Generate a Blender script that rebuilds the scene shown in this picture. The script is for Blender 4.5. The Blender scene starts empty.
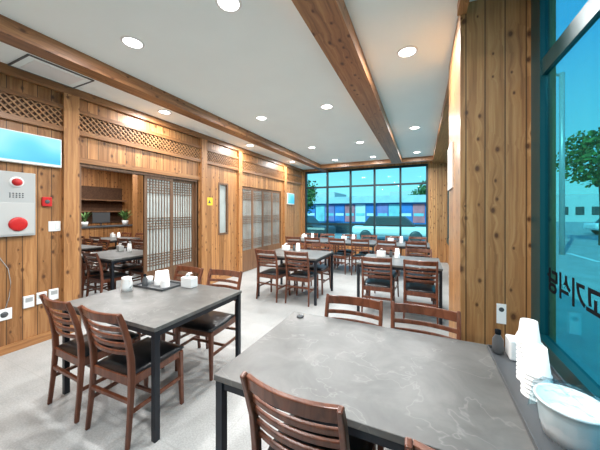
import bpy, bmesh, math, random
from mathutils import Vector, Matrix
random.seed(4)
scene=bpy.context.scene
COL=scene.collection
H=3.05; XL=-4.0; YB=8.9; XR=.685; YF=-3.0
try: scene.view_settings.view_transform='Standard'
except: pass
# ---------------- materials ----------------
def nm(name):
    m=bpy.data.materials.new(name); m.use_nodes=True
    nt=m.node_tree; b=nt.nodes['Principled BSDF']; return m,nt,b
def pmat(name,col,rough=.5,metal=0,emit=None,es=0,noise=0,nscale=20,spec=None):
    m,nt,b=nm(name)
    b.inputs['Base Color'].default_value=(*col,1); b.inputs['Roughness'].default_value=rough
    b.inputs['Metallic'].default_value=metal
    if spec is not None: b.inputs['Specular IOR Level'].default_value=spec
    if emit: b.inputs['Emission Color'].default_value=(*emit,1); b.inputs['Emission Strength'].default_value=es
    if noise:
        tc=nt.nodes.new('ShaderNodeTexCoord'); n=nt.nodes.new('ShaderNodeTexNoise'); n.inputs['Scale'].default_value=nscale
        n.inputs['Detail'].default_value=5
        r=nt.nodes.new('ShaderNodeValToRGB')
        r.color_ramp.elements[0].position=.3; r.color_ramp.elements[1].position=.7
        r.color_ramp.elements[0].color=(*[c*(1-noise) for c in col],1); r.color_ramp.elements[1].color=(*[min(1,c*(1+noise)) for c in col],1)
        nt.links.new(tc.outputs['Object'],n.inputs['Vector']); nt.links.new(n.outputs['Fac'],r.inputs['Fac']); nt.links.new(r.outputs['Color'],b.inputs['Base Color'])
    return m
def M(nt,op,a,b=None,c=None):
    n=nt.nodes.new('ShaderNodeMath'); n.operation=op
    for i,v in enumerate((a,b,c)):
        if v is None: continue
        if isinstance(v,(int,float)): n.inputs[i].default_value=v
        else: nt.links.new(v,n.inputs[i])
    return n.outputs[0]
def ramp(nt,fac,stops,interp='LINEAR'):
    r=nt.nodes.new('ShaderNodeValToRGB'); cr=r.color_ramp; cr.interpolation=interp
    while len(cr.elements)<len(stops): cr.elements.new(.5)
    for e,(p,c) in zip(cr.elements,stops): e.position=p; e.color=(*c,1)
    nt.links.new(fac,r.inputs['Fac']); return r.outputs['Color']
def mixc(nt,fac,a,b,mode='MIX'):
    n=nt.nodes.new('ShaderNodeMix'); n.data_type='RGBA'; n.blend_type=mode
    for i,v in ((0,fac),(6,a),(7,b)):
        if isinstance(v,(int,float)): n.inputs[i].default_value=v
        elif isinstance(v,tuple): n.inputs[i].default_value=(*v,1)
        else: nt.links.new(v,n.inputs[i])
    return n.outputs[2]
def wood(name,axis='Z',bw=.125,dark=(.21,.085,.029),mid=(.39,.18,.064),light=(.54,.29,.12),rough=.42,groove=True,knot=1.0):
    m,nt,b=nm(name); L=nt.links
    tc=nt.nodes.new('ShaderNodeTexCoord'); s=nt.nodes.new('ShaderNodeSeparateXYZ'); L.new(tc.outputs['Object'],s.inputs[0])
    X,Y,Z=s.outputs
    if axis=='Z': ac,al=M(nt,'ADD',X,Y),Z
    elif axis=='Y': ac,al=M(nt,'ADD',X,Z),Y
    else: ac,al=M(nt,'ADD',Y,Z),X
    bb=M(nt,'DIVIDE',ac,bw); i=M(nt,'FLOOR',bb); f=M(nt,'FRACT',bb)
    wn=nt.nodes.new('ShaderNodeTexWhiteNoise'); wn.noise_dimensions='1D'; L.new(i,wn.inputs['W'])
    alo=M(nt,'ADD',al,M(nt,'MULTIPLY',wn.outputs['Value'],17.))
    # knots
    cv=nt.nodes.new('ShaderNodeCombineXYZ'); L.new(M(nt,'DIVIDE',ac,.095),cv.inputs[0]); L.new(M(nt,'MULTIPLY',al,6.5),cv.inputs[1])
    vo=nt.nodes.new('ShaderNodeTexVoronoi'); vo.voronoi_dimensions='2D'; vo.inputs['Scale'].default_value=1.0; L.new(cv.outputs[0],vo.inputs['Vector'])
    vc=nt.nodes.new('ShaderNodeSeparateColor'); L.new(vo.outputs['Color'],vc.inputs[0])
    keep=M(nt,'LESS_THAN',vc.outputs[0],.38)
    d=M(nt,'ADD',vo.outputs['Distance'],M(nt,'MULTIPLY',M(nt,'SUBTRACT',1.,keep),1.))
    d=M(nt,'DIVIDE',d,M(nt,'ADD',.5,vc.outputs[1]))
    swell=M(nt,'DIVIDE',.09,M(nt,'ADD',d,.09))
    cg=nt.nodes.new('ShaderNodeCombineXYZ')
    L.new(M(nt,'ADD',M(nt,'MULTIPLY',ac,34.),M(nt,'MULTIPLY',swell,3.)),cg.inputs[0]); L.new(M(nt,'MULTIPLY',alo,1.0),cg.inputs[1]); L.new(i,cg.inputs[2])
    n=nt.nodes.new('ShaderNodeTexNoise'); n.inputs['Scale'].default_value=1.; n.inputs['Detail'].default_value=6; n.inputs['Roughness'].default_value=.6; L.new(cg.outputs[0],n.inputs['Vector'])
    col=ramp(nt,n.outputs['Fac'],[(.28,dark),(.5,mid),(.72,light)])
    tint=ramp(nt,wn.outputs['Value'],[(0,(.74,.70,.66)),(.5,(1,1,1)),(1,(1.22,1.19,1.15))])
    col=mixc(nt,1.0,col,tint,'MULTIPLY')
    k=ramp(nt,d,[(.065,(1,1,1)),(.12,(.4,.4,.4)),(.19,(0,0,0))]); kk=nt.nodes.new('ShaderNodeSeparateColor'); L.new(k,kk.inputs[0])
    col=mixc(nt,M(nt,'MULTIPLY',kk.outputs[0],.9*knot),col,(.075,.024,.008))
    if groove:
        e=M(nt,'MINIMUM',f,M(nt,'SUBTRACT',1.,f)); g=M(nt,'LESS_THAN',e,.035)
        col=mixc(nt,M(nt,'MULTIPLY',g,.8),col,(.05,.02,.008))
    L.new(col,b.inputs['Base Color']); b.inputs['Roughness'].default_value=rough
    return m
W_WALL=wood('pine_wall','Z')
W_PIL=wood('pine_pillar','Z',bw=.118,dark=(.23,.10,.036),mid=(.41,.205,.076),light=(.55,.32,.14))
W_BY=wood('pine_beam_y','Y',bw=.27,groove=False,dark=(.15,.06,.024),mid=(.30,.135,.055),light=(.43,.225,.095))
W_BX=wood('pine_beam_x','X',bw=.3,groove=False,dark=(.16,.065,.026),mid=(.30,.14,.058),light=(.42,.22,.10))
W_TY=wood('pine_trim_y','Y',bw=.5,groove=False,dark=(.18,.072,.026),mid=(.33,.15,.055),light=(.46,.245,.095),knot=.5)
W_POST=wood('pine_post','Z',bw=.5,groove=False)
W_DOOR=wood('door_wood','Z',bw=.5,groove=False,dark=(.11,.052,.027),mid=(.18,.092,.048),light=(.26,.145,.08),knot=0)
W_CH=wood('chair_wood','Z',bw=.9,groove=False,dark=(.09,.028,.014),mid=(.155,.050,.025),light=(.235,.082,.042),rough=.3,knot=0)
LATT=pmat('lattice_wood',(.32,.155,.06),.5,noise=.3,nscale=15)
LBACK=pmat('lattice_back',(.08,.036,.016),.8,noise=.3)
CEIL=pmat('ceiling_paint',(.87,.94,.93),.8,noise=.015,nscale=2)
WHITE=pmat('white_plastic',(.82,.83,.82),.35)
GREY=pmat('grey_metal',(.46,.47,.47),.35,.3)
DGREY=pmat('dark_grey',(.07,.075,.08),.4)
INK=pmat('black_vinyl',(.004,.006,.008),.9,spec=.1)
BLACK=pmat('black_leather',(.012,.012,.014),.32,noise=.3,nscale=60)
STEEL=pmat('black_steel',(.018,.022,.03),.4,.4)
RED=pmat('red_paint',(.50,.015,.015),.3)
YEL=pmat('yellow_sign',(.85,.6,.03),.5)
FR=pmat('window_frame',(.003,.06,.07),.35,.1)
BFR=pmat('back_window_frame',(.012,.035,.042),.4,.3)
LAMP=pmat('lamp_disc',(1,1,1),.5,emit=(1,.99,.97),es=12)
PAPER=pmat('paper',(.88,.88,.87),.7)
CARD=pmat('notice',(.70,.66,.58),.6,noise=.2,nscale=30)
def glass(name,tint,refl=.5):
    m=bpy.data.materials.new(name); m.use_nodes=True; nt=m.node_tree; nt.nodes.clear()
    o=nt.nodes.new('ShaderNodeOutputMaterial'); t=nt.nodes.new('ShaderNodeBsdfTransparent'); t.inputs[0].default_value=(*tint,1)
    g=nt.nodes.new('ShaderNodeBsdfGlossy'); g.inputs['Roughness'].default_value=.02; g.inputs['Color'].default_value=(.6,.9,.95,1)
    f=nt.nodes.new('ShaderNodeFresnel'); f.inputs[0].default_value=1.45
    mx=nt.nodes.new('ShaderNodeMixShader'); nt.links.new(M(nt,'MULTIPLY',f.outputs[0],refl),mx.inputs[0])
    nt.links.new(t.outputs[0],mx.inputs[1]); nt.links.new(g.outputs[0],mx.inputs[2]); nt.links.new(mx.outputs[0],o.inputs[0]); return m
GL_R=glass('tinted_glass',(.38,.86,.88),.25)
GL_B=glass('tinted_glass_back',(.56,.93,.95),.25)
CLEAR=glass('clear_plastic',(.93,.97,.98),.35)
FROST=pmat('frosted_pane',(.40,.43,.41),.35,noise=.12,nscale=4)
SCR,nt,b=nm('cyan_screen')
tc=nt.nodes.new('ShaderNodeTexCoord'); s=nt.nodes.new('ShaderNodeSeparateXYZ'); nt.links.new(tc.outputs['Object'],s.inputs[0])
n=nt.nodes.new('ShaderNodeTexNoise'); n.inputs['Scale'].default_value=3; n.inputs['Detail'].default_value=0; nt.links.new(tc.outputs['Object'],n.inputs['Vector'])
sx=M(nt,'ADD',M(nt,'MULTIPLY',s.outputs[2],2.0),n.outputs['Fac'])
c=ramp(nt,sx,[(.2,(.06,.50,.70)),(.5,(.13,.66,.82)),(.8,(.35,.80,.90))])
nt.links.new(c,b.inputs['Emission Color']); b.inputs['Emission Strength'].default_value=.95; b.inputs['Base Color'].default_value=(.03,.12,.2,1)
# floor
FLOOR,nt,b=nm('floor_tile')
tc=nt.nodes.new('ShaderNodeTexCoord'); n=nt.nodes.new('ShaderNodeTexNoise'); n.inputs['Scale'].default_value=2.2; n.inputs['Detail'].default_value=8; n.inputs['Roughness'].default_value=.65
nt.links.new(tc.outputs['Object'],n.inputs['Vector'])
c=ramp(nt,n.outputs['Fac'],[(.3,(.30,.31,.305)),(.5,(.39,.40,.392)),(.7,(.46,.467,.46))])
n2=nt.nodes.new('ShaderNodeTexNoise'); n2.inputs['Scale'].default_value=90; nt.links.new(tc.outputs['Object'],n2.inputs['Vector'])
c=mixc(nt,.3,c,ramp(nt,n2.outputs['Fac'],[(.35,(.26,.265,.26)),(.65,(.58,.59,.58))]),'MIX')
br=nt.nodes.new('ShaderNodeTexBrick'); br.offset=0; br.inputs['Scale'].default_value=1; br.inputs['Brick Width'].default_value=.6; br.inputs['Row Height'].default_value=.6; br.inputs['Mortar Size'].default_value=.003
br.inputs['Color1'].default_value=(1,1,1,1); br.inputs['Color2'].default_value=(.96,.96,.96,1); br.inputs['Mortar'].default_value=(.85,.85,.84,1)
nt.links.new(tc.outputs['Object'],br.inputs['Vector'])
c=mixc(nt,1.,c,br.outputs['Color'],'MULTIPLY'); nt.links.new(c,b.inputs['Base Color']); b.inputs['Roughness'].default_value=.42
# table stone
TOP,nt,b=nm('stone_laminate')
tc=nt.nodes.new('ShaderNodeTexCoord'); n=nt.nodes.new('ShaderNodeTexNoise'); n.inputs['Scale'].default_value=4.5; n.inputs['Detail'].default_value=9; n.inputs['Roughness'].default_value=.6; n.inputs['Distortion'].default_value=.5
nt.links.new(tc.outputs['Object'],n.inputs['Vector'])
c=ramp(nt,n.outputs['Fac'],[(.3,(.070,.070,.066)),(.52,(.112,.111,.105)),(.72,(.165,.161,.150))])
n3=nt.nodes.new('ShaderNodeTexNoise'); n3.inputs['Scale'].default_value=3.4; n3.inputs['Detail'].default_value=4; n3.inputs['Roughness'].default_value=.55; n3.inputs['Distortion'].default_value=.4
nt.links.new(tc.outputs['Object'],n3.inputs['Vector'])
v=M(nt,'ABSOLUTE',M(nt,'SUBTRACT',n3.outputs['Fac'],.5))
vm=ramp(nt,v,[(0,(.6,.6,.6)),(.004,(.25,.25,.25)),(.012,(0,0,0))]); sc=nt.nodes.new('ShaderNodeSeparateColor'); nt.links.new(vm,sc.inputs[0])
c=mixc(nt,M(nt,'MULTIPLY',sc.outputs[0],.45),c,(.32,.31,.29)); nt.links.new(c,b.inputs['Base Color']); b.inputs['Roughness'].default_value=.40
# outdoors
ASPH=pmat('asphalt',(.40,.41,.40),.9,noise=.12,nscale=1.5)
LEAF=pmat('leaves',(.08,.17,.04),.8,noise=.7,nscale=5)
BARK=pmat('bark',(.12,.08,.05),.9,noise=.3)
BLUEC=pmat('container_blue',(.07,.22,.60),.5,noise=.15,nscale=2)
PURP=pmat('panel_violet',(.32,.24,.56),.5,noise=.2,nscale=2)
TEALP=pmat('panel_teal',(.30,.60,.68),.5,noise=.2,nscale=2)
FASC=pmat('fascia_grey',(.55,.66,.72),.6,noise=.08,nscale=2)
PINK=pmat('panel_red',(.75,.20,.24),.5,noise=.2,nscale=2)
BLD=pmat('pale_building',(.60,.63,.63),.8,noise=.05)
BLD2=pmat('grey_building',(.4,.45,.48),.8,noise=.1)
# ---------------- mesh helpers ----------------
class G:
    def __init__(s): s.bm=bmesh.new(); s.mats=[]
    def mi(s,m):
        if m not in s.mats: s.mats.append(m)
        return s.mats.index(m)
    def box(s,x0,x1,y0,y1,z0,z1,m):
        k=s.mi(m); v=[s.bm.verts.new((x,y,z)) for x in (x0,x1) for y in (y0,y1) for z in (z0,z1)]
        for f in ((0,1,3,2),(4,6,7,5),(0,4,5,1),(2,3,7,6),(0,2,6,4),(1,5,7,3)):
            fc=s.bm.faces.new([v[i] for i in f]); fc.material_index=k
        return s
    def lathe(s,prof,m,c=(0,0,0),seg=24,axis='Z',smooth=True):
        k=s.mi(m); rings=[]
        def P(r,a,h):
            if axis=='Z': p=(r*math.cos(a),r*math.sin(a),h)
            elif axis=='X': p=(h,r*math.cos(a),r*math.sin(a))
            else: p=(r*math.sin(a),h,r*math.cos(a))
            return Vector(p)+Vector(c)
        for r,h in prof:
            if r<1e-6: rings.append([s.bm.verts.new(P(0,0,h))])
            else: rings.append([s.bm.verts.new(P(r,2*math.pi*i/seg,h)) for i in range(seg)])
        for a,b in zip(rings,rings[1:]):
            for i in range(seg):
                j=(i+1)%seg
                if len(a)==1 and len(b)==1: continue
                if len(a)==1: q=[a[0],b[i],b[j]]
                elif len(b)==1: q=[a[i],a[j],b[0]]
                else: q=[a[i],a[j],b[j],b[i]]
                f=s.bm.faces.new(q); f.material_index=k; f.smooth=smooth
        return s
    def sweep(s,pts,w,t,side,m,taper=None):
        k=s.mi(m); side=Vector(side).normalized(); pts=[Vector(p) for p in pts]; rings=[]
        for i,p in enumerate(pts):
            a=pts[max(0,i-1)]; b=pts[min(len(pts)-1,i+1)]; tg=(b-a).normalized(); n=tg.cross(side).normalized()
            sc=taper[i] if taper else 1
            rings.append([s.bm.verts.new(p+side*w*.5*sc*sx+n*t*.5*sc*sy) for sx,sy in ((-1,-1),(1,-1),(1,1),(-1,1))])
        for a,b in zip(rings,rings[1:]):
            for i in range(4):
                j=(i+1)%4; f=s.bm.faces.new((a[i],a[j],b[j],b[i])); f.material_index=k
        for r in (rings[0],rings[-1]):
            f=s.bm.faces.new(r); f.material_index=k
        return s
    def tube(s,pts,r,m,seg=8):
        k=s.mi(m); pts=[Vector(p) for p in pts]; rings=[]
        for i,p in enumerate(pts):
            a=pts[max(0,i-1)]; b=pts[min(len(pts)-1,i+1)]; tg=(b-a).normalized()
            u=tg.cross(Vector((0,0,1)));
            if u.length<.01: u=Vector((1,0,0))
            u.normalize(); w=tg.cross(u)
            rings.append([s.bm.verts.new(p+(u*math.cos(2*math.pi*q/seg)+w*math.sin(2*math.pi*q/seg))*r) for q in range(seg)])
        for a,b in zip(rings,rings[1:]):
            for i in range(seg):
                j=(i+1)%seg; f=s.bm.faces.new((a[i],a[j],b[j],b[i])); f.material_index=k; f.smooth=True
        s.bm.faces.new(rings[0]).material_index=k; s.bm.faces.new(rings[-1]).material_index=k
        return s
    def done(s,name,parent=None,bevel=0,loc=None,label=None,cat=None,struct=False,group=None,stuff=False):
        bmesh.ops.recalc_face_normals(s.bm,faces=s.bm.faces[:])
        me=bpy.data.meshes.new(name); s.bm.to_mesh(me); s.bm.free()
        for m in s.mats: me.materials.append(m)
        o=bpy.data.objects.new(name,me); COL.objects.link(o)
        if loc: o.location=loc
        if parent: o.parent=parent
        if bevel:
            md=o.modifiers.new('bevel','BEVEL'); md.width=bevel; md.segments=2; md.limit_method='ANGLE'
        if label: o['label']=label
        if cat: o['category']=cat
        if struct: o['kind']='structure'
        if stuff: o['kind']='stuff'
        if group: o['group']=group
        return o
def empty(name,loc,label,cat,group=None,rot=0):
    e=bpy.data.objects.new(name,None); e.empty_display_size=.1; COL.objects.link(e); e.location=loc; e.rotation_euler=(0,0,rot)
    e['label']=label; e['category']=cat
    if group: e['group']=group
    return e
def clone(root,loc,rot=0,label=None):
    n=root.copy(); COL.objects.link(n); n.location=loc; n.rotation_euler=(0,0,rot)
    if label: n['label']=label
    def rec(o,p):
        for ch in list(o.children):
            c=ch.copy(); COL.objects.link(c); c.parent=p; rec(ch,c)
    rec(root,n); return n
# ---------------- room shell ----------------
def st(name,g,label,cat='structure'):
    return g.done(name,struct=True,label=label,cat=cat)
XN=-10.5
st('floor',G().box(XN,XR+.12,YF-.1,YB+.12,-.12,0,FLOOR),'pale grey speckled tile floor','floor')
st('ceiling',G().box(XN,XR+.12,YF-.1,YB+.12,H,H+.25,CEIL),'smooth white painted ceiling with recessed downlights','ceiling')
g=G(); T=XL-.12
def wl(y0,y1,z0=0,z1=H): g.box(T,XL,y0,y1,z0,z1,W_WALL)
wl(YF,1.9); wl(1.9,3.87,2.14); wl(3.87,4.46); wl(4.46,4.78,0,1.0); wl(4.46,4.78,2.14); wl(4.78,5.25); wl(5.25,7.27,2.14); wl(7.27,YB)
st('wall_left',g,'knotty pine plank wall with door openings','wall')
st('wall_front',G().box(XN,XR+.12,YF-.1,YF,0,H,W_WALL),'knotty pine plank wall','wall')
g=G(); g.box(XL-.12,-3.9,YB,YB+.12,0,H,W_WALL); g.box(-3.9,.165,YB,YB+.12,0,.5,W_WALL); g.box(-3.9,.165,YB,YB+.12,2.97,H,W_WALL); g.box(.165,XR+.12,YB,YB+.12,0,H,W_PIL)
st('wall_back',g,'pine plank wall around the large window','wall')
g=G(); g.box(XR,XR+.12,YF,2.3,0,.58,DGREY); g.box(XR,XR+.12,2.3,3.23,0,H,W_PIL); g.box(XR,XR+.12,3.23,YB,0,.58,W_PIL); g.box(XR,XR+.12,YF,2.3,3.0,H,FR); g.box(XR,XR+.12,3.23,YB,2.95,H,W_PIL)
st('wall_right',g,'low wall under tall teal-framed windows','wall')
st('wall_pillar',G().box(.26,XR,2.3,3.23,0,H,W_PIL),'knotty pine clad pillar','wall')
st('wall_far',G().box(XN-.1,XN,YF,YB+.1,0,H,W_WALL),'pine wall of the adjoining room','wall')
st('wall_side',G().box(XN,XL-.12,YB,YB+.12,0,H,W_WALL),'pine end wall of the adjoining room','wall')
st('trim_1',G().box(-3.19,-3.0,YF,YB,2.92,H,W_BY),'knotty pine ceiling beam','beam')
st('trim_2',G().box(-.79,-.52,YF,8.15,2.91,H,W_BY),'broad knotty pine ceiling beam','beam')
st('trim_3',G().box(-3.0,.28,8.15,8.32,2.93,H,W_BX),'pine cross beam','beam')
st('trim_4',G().box(.28,XR,3.23,YB,2.95,H,W_TY),'pine ceiling edge trim','trim')
st('trim_5',G().box(.24,.30,YF,2.3,2.97,H,W_TY),'pine ceiling edge trim','trim')
st('trim_6',G().box(XL,XL+.05,YF,YB,2.95,H,W_TY),'pine crown trim','trim')
tn=7
for a,b_ in ((1.72,1.88),(3.93,4.08),(5.10,5.23),(7.40,7.55),(8.78,8.9)):
    st(f'trim_{tn}',G().box(XL,XL+.06,a,b_,0,2.95,W_POST),'pine wall post','post'); tn+=1
for a,b_ in ((-.6,1.72),(1.88,3.93),(4.08,5.10),(5.23,7.40),(7.55,8.78)):
    g=G(); g.box(XL,XL+.045,a,b_,2.75,2.80,W_TY); g.box(XL,XL+.045,a,b_,2.48,2.54,W_TY); g.box(XL,XL+.008,a,b_,2.54,2.75,LBACK)
    n=int((b_-a)/.07); h=.21
    for i in range(-3,n+1):
        for d in (1,-1):
            ya=a+i*.07; yb=ya+h; z0,z1=(2.54,2.75) if d>0 else (2.75,2.54)
            pa,pb=0.,1.
            if ya<a: pa=(a-ya)/h
            if yb>b_: pb=(b_-ya)/h
            if pb-pa<.05: continue
            o=.016 if d>0 else .026
            P=lambda p:(XL+o,ya+h*p,z0+(z1-z0)*p)
            g.sweep([P(pa),P(pb)],.010,.016,(1,0,0),LATT)
    st(f'trim_{tn}',g,'diagonal wooden lattice transom panel','lattice'); tn+=1
g=G()
g.box(XL,XL+.03,1.88,3.93,2.13,2.2,W_TY); g.box(XL-.12,XL,1.88,1.93,0,2.14,W_DOOR); g.box(XL-.12,XL,3.85,3.9,0,2.14,W_DOOR); g.box(XL-.12,XL,1.93,3.85,2.09,2.14,W_DOOR)
st(f'trim_{tn}',g,'wooden door frame','trim'); tn+=1
def lat_door(n,y0,y1,x,z1=2.09,pane=FROST):
    g=G(); f=.05; z0=.012
    g.box(x-.035,x,y0,y0+f,z0,z1,W_DOOR).box(x-.035,x,y1-f,y1,z0,z1,W_DOOR).box(x-.035,x,y0+f,y1-f,z1-f,z1,W_DOOR).box(x-.035,x,y0+f,y1-f,z0,.5,W_DOOR).box(x-.035,x,y0+f,y1-f,.5,.54,W_DOOR)
    g.box(x-.025,x-.018,y0+f,y1-f,.54,z1-f,pane)
    a=y0+f; w=y1-y0-2*f; k=max(4,int(w/.05))
    for i in range(1,k):
        yy=a+w*i/k; g.box(x-.018,x-.006,yy-.005,yy+.005,.54,z1-f,W_DOOR)
    for base in (.62,1.22,1.82):
        for j in range(5):
            zz=base+j*.045; g.box(x-.016,x-.004,a,y1-f,zz-.005,zz+.005,W_DOOR)
    return st(f'door_{n}',g,'dark wooden sliding door with traditional lattice','door')
lat_door(1,2.80,3.33,XL-.02); lat_door(2,3.325,3.85,XL-.06)
BL=pmat('bluish_pane',(.38,.46,.46),.25,noise=.2,nscale=3)
for i,(a,b_) in enumerate(((5.27,5.77),(5.77,6.26),(6.26,6.76),(6.76,7.25))): lat_door(3+i,a,b_,XL-.02,2.12,BL)
g=G(); x=XL-.02; g.box(x-.05,x+.03,4.46,4.5,1.0,2.14,W_DOOR).box(x-.05,x+.03,4.74,4.78,1.0,2.14,W_DOOR).box(x-.05,x+.03,4.5,4.74,1.0,1.04,W_DOOR).box(x-.05,x+.03,4.5,4.74,2.1,2.14,W_DOOR).box(x-.02,x-.012,4.5,4.74,1.04,2.1,FROST)
st('window_1',g,'narrow wood-framed wall window','window')
g=G()
for a,b_ in ((YF,1.72),(4.08,5.1)): g.box(XL,XL+.018,a,b_,0,.09,W_TY)
st('baseboard_left',g,'low pine baseboard','baseboard')
g=G(); y=YB+.03
g.box(-3.9,.165,y,y+.07,2.9,2.97,BFR).box(-3.9,.165,y,y+.07,.5,.56,BFR).box(-3.9,.165,y,y+.07,2.35,2.41,BFR).box(-3.9,.165,y,y+.07,1.05,1.09,BFR)
for xx in (-3.87,-3.05,-2.22,-1.42,-.62,.14): g.box(xx-.03,xx+.03,y-.01,y+.08,.5,2.97,BFR)
g.box(-3.9,.165,y+.03,y+.036,.55,2.92,GL_B)
st('window_2',g,'wide storefront window with dark frames and blue-tinted glass','window')
def rwin(n,y0,y1,mull):
    g=G(); x=XR
    g.box(x-.01,x+.05,y0,y1,.58,.70,FR).box(x,x+.03,y0,y1,2.36,2.46,FR).box(x,x+.03,y0,y1,2.94,3.0,FR).box(x-.03,x-.01,y0,y1,.60,.73,FR).box(x-.01,x+.03,y0,y1,.70,.73,FR)
    for a,b_ in mull: g.box(x-.01,x+.03,a,b_,.73,2.98,FR)
    g.box(x+.014,x+.02,y0,y1,.72,2.96,GL_R)
    st(f'window_{n}',g,'tall storefront window with teal-black frame and tinted glass','window')
rwin(3,YF,2.3,((2.15,2.3),(.1,.18),(-1.6,-1.52),(YF,YF+.08)))
rwin(4,3.23,YB,((3.23,3.3),(5.0,5.08),(6.9,6.98),(8.8,8.88)))  # hidden window run behind the pillar, added to let in daylight
# ceiling hatch
r=empty('ceiling_hatch',(0,0,H),'rectangular white ceiling access panel with dark outline','hatch')
g=G()
for a in ((-3.945,-3.93,1.24,1.82),(-3.515,-3.50,1.24,1.82),(-3.93,-3.515,1.24,1.255),(-3.93,-3.515,1.805,1.82)): g.box(*a,-.012,0,DGREY)
g.done('frame',parent=r)
G().box(-3.93,-3.515,1.255,1.805,-.008,0,CEIL).box(-3.88,-3.565,1.315,1.745,-.012,-.008,WHITE).done('panel',parent=r)
# downlights
g=G(); g.lathe([(.0,-.004),(.075,-.004)],LAMP,seg=24,smooth=False)
disc=g
root=empty('downlight',(-2.4,1.56,H),'round white recessed ceiling downlight, lit','ceiling light','ceiling downlights')
disc.done('lamp_lens',parent=root)
G().lathe([(.075,-.001),(.078,-.010),(.092,-.008),(.098,-.001)],WHITE,seg=24).done('lamp_rim',parent=root)
ld=bpy.data.lights.new('downlight_lamp','AREA'); ld.shape='DISK'; ld.size=.15; ld.energy=36; ld.color=(.99,.99,.985)
lo=bpy.data.objects.new('lamp',ld); COL.objects.link(lo); lo.parent=root; lo.location=(0,0,-.02)
pts=[(-1.3,1.56),(-2.4,3.7),(-1.27,3.7),(-2.4,5.9),(-1.25,5.9),(-2.35,7.6),(-1.25,7.6),(-.13,2.76),(-.12,5.3),(-.12,7.5),(-3.62,2.85),(-3.62,5.1),(-3.62,7.3),(-.13,.4),(-2.4,-.7),(-1.3,-.7)]
for p in pts: clone(root,(p[0],p[1],H))
for p in ((-5.6,2.9),(-6.2,3.9),(-7.6,3.8),(-7.7,4.9),(-8.9,5.4),(-9.3,4.2),(-6.5,6.0)): clone(root,(p[0],p[1],H))
# ---------------- chair ----------------
def make_chair(loc,rot):
    r=empty('dining_chair',loc,'dark brown wooden ladder-back dining chair with black padded seat','chair','ladder-back dining chairs',rot)
    for sx in (-1,1):
        g=G(); pts=[(sx*.205,-.235,0),(sx*.2,-.215,.2),(sx*.195,-.2,.42),(sx*.195,-.205,.55),(sx*.195,-.225,.68),(sx*.197,-.26,.80),(sx*.198,-.285,.87)]
        g.sweep(pts,.026,.036,(1,0,0),W_CH,[.8,.9,1.1,1.1,1,.95,.8]); g.done('leg',parent=r,bevel=.006)
        g=G(); g.sweep([(sx*.2,.2,0),(sx*.195,.195,.2),(sx*.19,.19,.42)],.034,.034,(1,0,0),W_CH,[.75,.9,1.1]); g.done('leg',parent=r,bevel=.005)
    g=G()
    def slat(z,y,h,t):
        P=[(x,y-.035*(1-(x/.19)**2),z) for x in [-.19+.38*i/8 for i in range(9)]]
        g.sweep(P,h,t,(0,-.2,1),W_CH)
    slat(.835,-.265,.06,.02); slat(.755,-.238,.028,.014); slat(.70,-.222,.028,.014); slat(.645,-.21,.028,.014); slat(.59,-.2,.028,.014)
    g.done('backrest',parent=r,bevel=.004)
    g=G(); g.box(-.19,.19,.175,.2,.375,.435,W_CH).box(-.19,.19,-.21,-.185,.375,.435,W_CH)
    for sx in (-1,1): g.box(sx*.19-.012,sx*.19+.012,-.19,.18,.375,.435,W_CH)
    g.done('seat_frame',parent=r,bevel=.004)
    g=G(); 
    for sx in (-1,1): g.box(sx*.197-.009,sx*.197+.009,-.21,.19,.20,.225,W_CH)
    g.box(-.195,.195,-.02,.0,.2,.222,W_CH); g.box(-.195,.195,-.222,-.2,.27,.295,W_CH)
    g.done('stretcher',parent=r,bevel=.003)
    g=G(); k=g.mi(BLACK); N=10
    def sh(i,j,z,sc):
        u=-1+2*i/N; v=-1+2*j/N; w=.215 if v>0 else .215-.02*(-v)
        return (u*w*sc*(1-.03*v*v),v*.215*sc*(1-.03*u*u)+.01,z)
    grid=[[g.bm.verts.new(sh(i,j,.440+.034*(1-(abs(-1+2*i/N))**4)*(1-(abs(-1+2*j/N))**4),1)) for j in range(N+1)] for i in range(N+1)]
    bot=[[g.bm.verts.new(sh(i,j,.428,.97)) for j in range(N+1)] for i in range(N+1)]
    for i in range(N):
        for j in range(N):
            f=g.bm.faces.new((grid[i][j],grid[i+1][j],grid[i+1][j+1],grid[i][j+1])); f.smooth=True; f.material_index=k
            g.bm.faces.new((bot[i][j],bot[i][j+1],bot[i+1][j+1],bot[i+1][j])).material_index=k
    per=[(i,0) for i in range(N)]+[(N,j) for j in range(N)]+[(i,N) for i in range(N,0,-1)]+[(0,j) for j in range(N,0,-1)]
    for a,b_ in zip(per,per[1:]+per[:1]):
        f=g.bm.faces.new((grid[a[0]][a[1]],bot[a[0]][a[1]],bot[b_[0]][b_[1]],grid[b_[0]][b_[1]])); f.material_index=k
    g.done('seat',parent=r)
    return r
CH=make_chair((-1.90,1.29,0),math.radians(2))
pi=math.pi
def chair(x,y,back,dr=0):
    clone(CH,(x,y,0),(pi if back else 0)+math.radians(dr))
chair(-2.43,1.29,0,-2)
chair(-1.92,2.0,1,4); chair(-2.45,1.97,1,-3)
chair(-.42,1.12,0,-3); chair(.15,1.08,0,3)
chair(-.45,1.67,1,2); chair(.0,1.68,1,-3)
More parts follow.
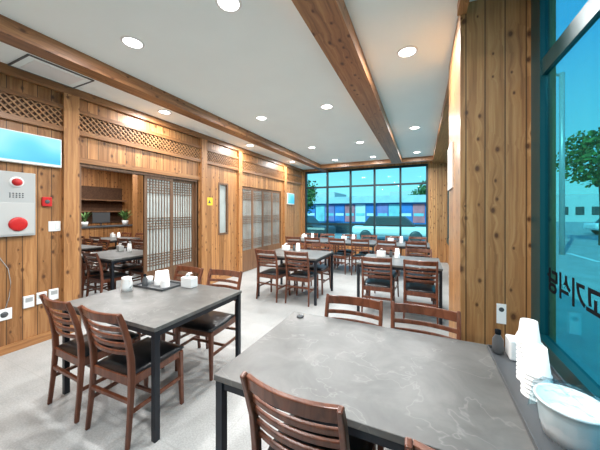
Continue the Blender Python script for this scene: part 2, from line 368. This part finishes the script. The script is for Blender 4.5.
# ---------------- tables ----------------
def make_table(cx,cy,L,W):
    r=empty('dining_table',(cx,cy,0),'rectangular grey stone-top dining table with black steel legs','table','dining tables')
    G().box(-L/2,L/2,-W/2,W/2,.722,.75,TOP).done('tabletop',parent=r,bevel=.003)
    g=G()
    for s in (-1,1):
        g.box(-L/2+.03,L/2-.03,s*(W/2-.03)-.015,s*(W/2-.03)+.015,.682,.722,STEEL)
        g.box(s*(L/2-.03)-.015,s*(L/2-.03)+.015,-W/2+.03,W/2-.03,.682,.722,STEEL)
    g.done('apron',parent=r)
    for sx in (-1,1):
        for sy in (-1,1):
            G().box(sx*(L/2-.025)-.019,sx*(L/2-.025)+.019,sy*(W/2-.025)-.019,sy*(W/2-.025)+.019,0,.722,STEEL).done('leg',parent=r,bevel=.002)
    return r
T1=make_table(-2.135,1.615,1.14,.91)
make_table(-.155,1.375,1.44,.86)
tabs=[(-2.1,4.4),(-.32,4.4),(-2.75,6.75),(-1.58,6.75),(-.41,6.75),(-5.0,3.0),(-6.3,4.6),(-6.9,3.0),(-8.0,4.6)]
for t in tabs: clone(T1,(t[0],t[1],0))
random.seed(9)
for (tx,ty) in tabs:
    for dx in (-.27,.28):
        for bk in (0,1):
            yy=ty+(-.455+.14 if not bk else .455-.12)+random.uniform(-.05,.02)*(1 if not bk else -1)
            chair(tx+dx+random.uniform(-.02,.02),yy,bk,random.uniform(-5,5))
# ---------------- tabletop things ----------------
tz=.7505
def cupmesh(k):
    return G().lathe([(.0,.088*k),(.026*k,.088*k),(.028*k,.09*k),(.0375*k,.004),(.041*k,.003),(.041*k,.0),(.0365*k,.0),(.027*k,.084*k),(.0,.084*k)],PAPER,seg=24)
CUP=None
def stack(x,y,z,n,src=None,step=.013,k=1,lab='white paper cup stacked upside down on a dining table'):
    for i in range(n):
        if src is None: src=cupmesh(k).done('paper_cup',loc=(x,y,z),label=lab,cat='cup',group='stacked paper cups')
        else:
            c=src.copy(); COL.objects.link(c); c.location=(x,y,z+i*step); c['label']=lab
    return src
def tray(x0,x1,y0,y1,z,label):
    cx,cy=(x0+x1)/2,(y0+y1)/2; a=(x1-x0)/2; b_=(y1-y0)/2
    g=G().box(-a,a,-b_,b_,0,.005,DGREY)
    g.box(-a,-a+.006,-b_,b_,.005,.02,DGREY).box(a-.006,a,-b_,b_,.005,.02,DGREY).box(-a,a,-b_,-b_+.006,.005,.02,DGREY).box(-a,a,b_-.006,b_,.005,.02,DGREY)
    return g.done('serving_tray',loc=(cx,cy,z),label=label,cat='tray')
tray(.325,.56,.98,1.76,tz,'long black plastic tray holding cups and tub on a table')
zt=tz+.0055
stack(.42,1.375,zt,6,None,.0185,1.2,'large white disposable cup stacked upside down on black tray')
CUP=stack(.43,1.49,zt,10,None,.0185,1.08,'white paper cup in a tall stack on black tray')
TUBM=pmat('tub_plastic',(.78,.84,.86),.3)
tub=empty('plastic_tub',(.445,1.165,zt),'round white plastic tub loosely covered with clear film','container')
G().lathe([(0,0),(.07,0),(.076,.03),(.078,.034),(.084,.09),(.088,.112),(.094,.114),(.094,.121),(.085,.121),(.07,.006),(0,.006)],TUBM,seg=40).done('tub_body',parent=tub)
g=G(); k=g.mi(CLEAR); random.seed(3); R_=14; S_=40; rings=[]
for i in range(R_+1):
    rr=.11*i/R_; row=[]
    for j in range(S_):
        a=2*pi*j/S_; wr=.007*math.sin(5*a+i*.9)*math.sin(i*.6)+.004*math.sin(11*a-i*1.3)
        if i<=11: z=.138+wr; q=rr*1.12
        else: z=.138-(i-11)*.025; q=.098+.004*math.sin(9*a)*(i-11)
        row.append(g.bm.verts.new((q*math.cos(a),q*math.sin(a),z)))
    rings.append(row)
for a_,b_ in zip(rings,rings[1:]):
    for j in range(S_):
        if a_ is rings[0]:
            f=g.bm.faces.new((a_[j],b_[j],b_[(j+1)%S_]))
        else: f=g.bm.faces.new((a_[j],b_[j],b_[(j+1)%S_],a_[(j+1)%S_]))
        f.smooth=True
g.done('plastic_film',parent=tub)
g=G(); 
for k in range(5):
    g.lathe([(0,.02+k*.012),(.068-.002*abs(3-k),.02+k*.012),(.068,.028+k*.012),(0,.03+k*.012)],PAPER,seg=30)
g.done('contents',parent=tub)
def holder(x,y,z,lab='white napkin box with paper napkins'):
    r=empty('napkin_dispenser',(x,y,z),lab,'napkin box','napkin dispensers')
    g=G().box(-.07,.07,-.045,.045,0,.1,WHITE); g.done('dispenser_body',parent=r,bevel=.008)
    g=G(); g.sweep([(-.03,0,.101),(-.02,.004,.125),(.0,.0,.14),(.02,-.006,.13)],.05,.004,(0,1,0),PAPER); g.done('napkin',parent=r)
    return r
def bottle(x,y,z):
    r=empty('sauce_bottle',(x,y,z),'small dark sauce bottle with a dark cap','bottle','sauce bottles')
    G().lathe([(0,0),(.024,0),(.026,.01),(.026,.07),(.012,.095),(.012,.105),(0,.105)],DGREY,seg=16).done('bottle_body',parent=r)
    G().lathe([(.014,.1),(.014,.122),(0,.124)],INK,seg=12).done('cap',parent=r)
    return r
tray(-2.64,-2.22,1.72,1.98,tz,'black serving tray with cups and napkins on table')
N1=holder(-2.12,1.95,tz); stack(-2.33,1.84,zt,6,CUP); stack(-2.46,1.87,zt,4,CUP)
B1=bottle(-2.52,1.76,zt)
clone(B1,(.365,1.71,zt),0,'small dark sauce bottle beside stacked cups on tray')
clone(N1,(.47,1.69,zt),0)
CUPW=G().lathe([(0,0),(.03,0),(.034,.07),(.031,.07),(.028,.005),(0,.005)],WHITE,seg=20).done('drinking_cup',loc=(-2.59,1.86,zt),label='small white drinking cup on black tray',cat='cup')
r=empty('white_jug',(-2.55,1.60,tz),'small white jug with handle on dining table','jug')
G().lathe([(0,0),(.045,0),(.05,.04),(.04,.11),(.043,.13),(.038,.13),(.034,.11),(.04,.04),(0,.01)],WHITE,seg=24).done('jug_body',parent=r)
G().tube([(.043,0,.11),(.075,0,.10),(.08,0,.06),(.048,0,.035)],.006,WHITE).done('handle',parent=r)
for t in tabs:
    dx=-.3 if t[0]>-1 or t[0]<-4 else -.32
    clone(N1,(t[0]+dx,t[1]+.2,tz),random.uniform(-.3,.3)); clone(B1,(t[0]+dx+.15,t[1]+.25,tz)); stack(t[0]+dx+.25,t[1]+.22,tz,5,CUP)
g=G(); g.lathe([(0,0),(.026,0),(.026,.008),(.016,.014),(0,.015)],DGREY,seg=20); g.lathe([(.012,.0145),(.009,.019),(0,.019)],DGREY,seg=14)
g.done('call_button',loc=(-.79,1.72,tz),label='small round black call button on table corner',cat='call button')
# ---------------- wall things (left) ----------------
def display(name,y0,y1,z0,z1,x=XL,lab=''):
    r=empty(name,(x,(y0+y1)/2,(z0+z1)/2),lab,'television')
    a=(y1-y0)/2; c=(z1-z0)/2
    G().box(.0,.06,-a,a,-c,c,WHITE).done('casing',parent=r,bevel=.008)
    G().box(.06,.063,-a+.012,a-.012,-c+.03,c-.012,SCR).done('screen',parent=r)
    return r
display('wall_screen',.95,1.70,2.03,2.37,XL,'wide wall screen glowing cyan blue on pine wall')
display('wall_screen',7.62,8.1,1.75,2.12,XL,'small wall screen glowing cyan on pine wall')
r=empty('fire_hose_cabinet',(XL,1.31,1.24),'grey metal fire hose cabinet with red bell and red disc','fire hose cabinet')
G().box(0,.05,-.15,.155,0,.69,GREY).done('cabinet_body',parent=r,bevel=.006)
G().box(.05,.056,-.135,.14,.02,.36,pmat('cab_door',(.52,.52,.51),.35,.2)).done('cabinet_door',parent=r,bevel=.002)
G().lathe([(.075,.056),(.075,.066),(.055,.07),(0,.072)],RED,c=(0,.01,.13),axis='X').done('red_disc',parent=r)
G().lathe([(.04,.05),(.04,.08),(.02,.095),(0,.097)],RED,c=(0,.0,.58),axis='X').done('alarm_light',parent=r)
G().lathe([(.058,.05),(.058,.058),(.038,.06)],WHITE,c=(0,.0,.58),axis='X').done('light_ring',parent=r)
g=G(); 
for dy in (-.05,-.025,0,.025,.05): 
    for dz in (-.02,0,.02): g.lathe([(.007,.05),(.007,.053),(0,.053)],DGREY,c=(0,dy,.44+dz),axis='X',seg=8)
g.done('speaker_grille',parent=r)
r=empty('fire_alarm_button',(XL,1.575,1.62),'red square fire alarm call point on pine wall','fire alarm')
G().box(0,.035,-.045,.045,-.055,.055,RED).done('alarm_body',parent=r,bevel=.008)
G().lathe([(.024,.035),(.02,.042),(0,.043)],DGREY,axis='X').done('button',parent=r)
r=empty('light_switch',(XL,1.655,1.33),'white double light switch plate on pine wall','switch')
G().box(0,.01,-.06,.055,-.06,.06,WHITE).done('plate',parent=r,bevel=.004)
for dy in (-.028,.024): G().box(.01,.015,dy-.02,dy+.02,-.035,.035,PAPER).done('rocker',parent=r,bevel=.002)
for i,(y,z) in enumerate(((1.42,.50),(1.53,.51),(1.64,.52))):
    if i==0:
        th=empty('thermostat',(XL,y,z),'white square thermostat control on pine wall','thermostat','wall thermostats')
        G().box(0,.025,-.045,.045,-.065,.065,WHITE).done('thermostat_body',parent=th,bevel=.005)
        G().box(.025,.027,-.03,.03,.0,.045,GREY).done('display',parent=th)
    else: clone(th,(XL,y,z))
r=empty('power_outlet',(XL,1.23,.42),'white wall outlet plate with small pictogram','outlet')
G().box(0,.012,-.06,.06,-.06,.06,WHITE).done('plate',parent=r,bevel=.004)
G().lathe([(.03,.012),(.03,.014),(0,.014)],DGREY,axis='X').done('socket',parent=r)
g=G(); P=[(XL+.006,1.17,1.10),(XL+.006,1.2,1.02),(XL+.006,1.26,.9),(XL+.006,1.28,.75),(XL+.006,1.27,.6),(XL+.006,1.24,.48)]
g.tube(P,.003,GREY); g.done('power_cable',label='thin grey cable hanging down the pine wall',cat='cable')
r=empty('warning_sign',(XL,4.2,1.72),'small yellow warning sign on pine wall','sign')
G().box(0,.004,-.09,.09,-.08,.08,YEL).done('sign_plate',parent=r)
g=G(); k=g.mi(DGREY); vs=[g.bm.verts.new((.006,y,z)) for y,z in ((-.04,-.04),(.04,-.04),(0,.04))]; g.bm.faces.new(vs); g.done('pictogram',parent=r)
# pillar things
r=empty('wall_notice',(.26,2.95,1.72),'slim white framed notice on pine pillar','notice')
G().box(-.018,0,-.2,.2,0,.42,WHITE).done('border',parent=r,bevel=.004)
G().box(-.020,-.018,-.17,.17,.03,.39,CARD).done('sheet',parent=r)
r=empty('small_sticker',(.51,2.3,.78),'small white sticker with dark pictogram on pine pillar','sticker')
G().box(-.028,.028,-.003,0,-.07,.07,PAPER).done('sheet',parent=r)
G().lathe([(.016,-.004),(0,-.0045)],DGREY,c=(0,0,.03),axis='Y',seg=14).done('pictogram',parent=r)
# window lettering (readable from outdoors)
cu=bpy.data.curves.new('lettering','FONT'); cu.body='숯불고기식당'; cu.size=.15; cu.extrude=.001; cu.offset=.004
to=bpy.data.objects.new('tmp_text',cu); COL.objects.link(to); bpy.context.view_layer.update()
me=bpy.data.meshes.new_from_object(to.evaluated_get(bpy.context.evaluated_depsgraph_get())); bpy.data.objects.remove(to)
me.materials.clear(); me.materials.append(INK)
tw=max([v.co.x for v in me.vertices]+[.1])
to=bpy.data.objects.new('window_lettering',me); COL.objects.link(to); to.location=(XR+.008,2.09-tw,1.04); to.rotation_euler=(pi/2,0,pi/2)
to['label']='black lettering stuck on the window glass'; to['category']='lettering'
# ---------------- adjoining room ----------------
r=empty('service_counter',(-9.3,5.6,0),'wooden service counter with dark top','counter')
G().box(-.3,.3,-1.3,1.3,0,1.02,W_WALL).done('counter_body',parent=r); G().box(-.34,.34,-1.34,1.34,1.02,1.06,DGREY).done('countertop',parent=r,bevel=.004)
r=empty('monitor',(-9.25,5.0,1.06),'black computer monitor on counter','monitor')
G().box(.0,.03,-.25,.25,.1,.42,DGREY).done('screen',parent=r,bevel=.004); G().box(-.05,.06,-.1,.1,0,.012,DGREY).box(-.01,.0,-.02,.02,.01,.2,DGREY).done('stand',parent=r)
def plant(x,y,z,k=1):
    r=empty('potted_plant',(x,y,z),'leafy green plant in white pot','plant'); r.scale=(k,k,k)
    G().lathe([(0,0),(.07,0),(.1,.16),(.09,.16),(.07,.14),(0,.14)],WHITE,seg=16).done('pot',parent=r)
    g=G()
    for i in range(30):
        a=random.uniform(0,6.28); e=random.uniform(.1,.28); h=random.uniform(.15,.4)
        g.sweep([(0,0,.13),(math.cos(a)*e*.5,math.sin(a)*e*.5,.13+h*.7),(math.cos(a)*e,math.sin(a)*e,.13+h)],.04,.004,(-math.sin(a),math.cos(a),0),LEAF,[.3,1,.2])
    g.done('foliage',parent=r)
plant(-9.25,5.75,1.06); plant(-9.25,4.55,1.06,.9)
st('wall_partition',G().box(-8.55,-8.3,5.55,7.6,0,H,W_WALL),'pine clad partition in the adjoining room','wall')
st('trim_30',G().box(-7.2,-7.0,YF,YB,2.6,H,LBACK),'dark ceiling bulkhead in the adjoining room','trim')
r=empty('wall_shelf',(-10.5,5.0,1.5),'dark wooden wall shelf','shelf')
G().box(0,.3,-1.4,1.4,0,.04,W_DOOR).done('board',parent=r); G().box(0,.3,-1.4,1.4,.4,.44,W_DOOR).done('board',parent=r)
G().box(0,.02,-1.4,1.4,-.4,.9,LBACK).done('back_panel',parent=r)
# ---------------- outdoors ----------------
st('ground',G().box(-70,90,-40,140,-.3,-.14,ASPH),'grey asphalt yard','ground')
def tree(x,y,h,r,seed):
    random.seed(seed)
    e=empty('tree',(x,y,-.14),'leafy green street tree beside the road','tree')
    G().tube([(0,0,0),(.05,0,h*.3),(0,.05,h*.7)],.12,BARK).done('trunk',parent=e)
    g=G(); k=g.mi(LEAF)
    for i in range(2200):
        a=random.uniform(0,6.28); c=random.uniform(-1,1); q=r*random.uniform(.25,1)**.6; lump=1+.3*math.sin(3*a+seed)*math.cos(4*c)
        p=Vector((math.cos(a)*math.sqrt(1-c*c)*q*lump,math.sin(a)*math.sqrt(1-c*c)*q*lump,h*.72+c*q*.95))
        s_=random.uniform(.05,.13)*r/1.6; n=Vector((random.gauss(0,1),random.gauss(0,1),random.gauss(0,1))).normalized(); u=n.orthogonal().normalized(); w=n.cross(u)
        vs=[g.bm.verts.new(p+u*s_*math.cos(t)+w*s_*.8*math.sin(t)) for t in (0,1.25,2.5,3.77,5.02)]; g.bm.faces.new(vs).material_index=k
    g.done('foliage',parent=e)
tree(8.0,18,6.0,1.6,1); tree(15.5,30,6.2,2.2,2); tree(-7.6,16.5,3.4,1.1,3); tree(-12,26,4.8,2,4); tree(.9,30,4.6,1.8,5)
r=empty('shop_building',(-3.4,20,-.14),'long low building with blue and multicoloured panel facade','building')
G().box(-5.2,6.0,0,4,0,2.75,BLUEC).done('building_body',parent=r)
cols=[BLUEC,TEALP,PURP,BLUEC,PINK,WHITE,BLUEC,PURP,TEALP,BLUEC,PINK,BLUEC,TEALP,BLUEC]
g=G()
for i,m in enumerate(cols):
    x0=-5.2+i*.8; g.box(x0+.03,x0+.77,-.06,0,.9,2.2,m); g.box(x0+.08,x0+.72,-.08,-.06,1.35,1.55,WHITE if i%3==0 else TEALP)
g.done('facade_panels',parent=r)
G().box(-5.3,6.1,-.35,4.1,2.3,2.8,FASC).done('roof_fascia',parent=r)
G().box(-5.2,6.0,-.05,0,0,.8,DGREY).done('plinth',parent=r)
def car(x,y,m,label):
    e=empty('parked_car',(x,y,-.14),label,'car')
    G().box(-2.1,2.1,-.85,.85,.35,.85,m).done('car_body',parent=e,bevel=.15)
    g=G(); k=g.mi(DGREY); b0=[(-1.5,.84),(1.3,.84),(.7,1.4),(-1.1,1.4)]
    f=[g.bm.verts.new((a,-.75,z)) for a,z in b0]; q=[g.bm.verts.new((a,.75,z)) for a,z in b0]
    g.bm.faces.new(f); g.bm.faces.new(q)
    for i in range(4): g.bm.faces.new((f[i],f[(i+1)%4],q[(i+1)%4],q[i]))
    g.done('cabin',parent=e,bevel=.05)
    for xx in (-1.3,1.3):
        for yy in (-.87,.7): G().lathe([(0,0),(.2,0),(.32,.02),(.32,.15),(0,.17)],DGREY,c=(xx,yy,.32),axis='Y',seg=18).done('wheel',parent=e)
car(-6.6,14,DGREY,'dark car parked outside'); car(-1.6,16,WHITE,'white car parked outside'); car(13,26,WHITE,'white car parked by the road')
for i,(x0,x1,y,h,m) in enumerate(((-34,-14,45,5,BLD),(-13,-6,50,4.4,BLD2),(-5,4,48,5.0,BLD),(5,14,60,3.2,BLD2),(17,32,60,4.5,BLD))):
    g=G().box(x0,x1,y,y+8,-.14,h,m)
    n=int((x1-x0)/2)
    for k in range(n): g.box(x0+.5+k*2,x0+1.6+k*2,y-.05,y,1.0,2.4,DGREY)
    g.done('distant_building',label='long low pale industrial building',cat='building')
g=G().tube([(0,0,0),(0,0,7)],.09,GREY).tube([(0,0,6.9),(-.8,0,7.2),(-1.6,0,7.2)],.05,GREY)
g.done('utility_pole',loc=(4.9,13.5,-.14),label='slim grey utility pole beside the road',cat='pole')
g=G()
for i in range(10): g.box(5.2,5.35,4+i*4,6+i*4,-.14,-.132,WHITE)
g.done('road_marking',label='dashed white road line',cat='road marking')
# ---------------- light ----------------
w=bpy.data.worlds.new('w'); scene.world=w; w.use_nodes=True; nt=w.node_tree; bg=nt.nodes['Background']
tc=nt.nodes.new('ShaderNodeTexCoord'); s=nt.nodes.new('ShaderNodeSeparateXYZ'); nt.links.new(tc.outputs['Generated'],s.inputs[0])
c=ramp(nt,s.outputs[2],[(0,(.85,.94,.98)),(.12,(.58,.80,.96)),(.45,(.22,.50,.92))]); nt.links.new(c,bg.inputs[0]); bg.inputs[1].default_value=1.35
sd=bpy.data.lights.new('sun','SUN'); sd.energy=4.2; sd.angle=.01; sd.color=(1,.95,.88); so=bpy.data.objects.new('sun',sd); COL.objects.link(so); so.rotation_euler=(math.radians(48),math.radians(-28),0)
# camera
cd=bpy.data.cameras.new('cam'); cd.sensor_width=36; cd.lens=265/600*36; cd.shift_y=-13/600; cd.clip_start=.02; cd.clip_end=500
co=bpy.data.objects.new('camera',cd); COL.objects.link(co); co.location=(0,0,1.5); co.rotation_euler=(pi/2,0,math.atan(122/265)); scene.camera=co
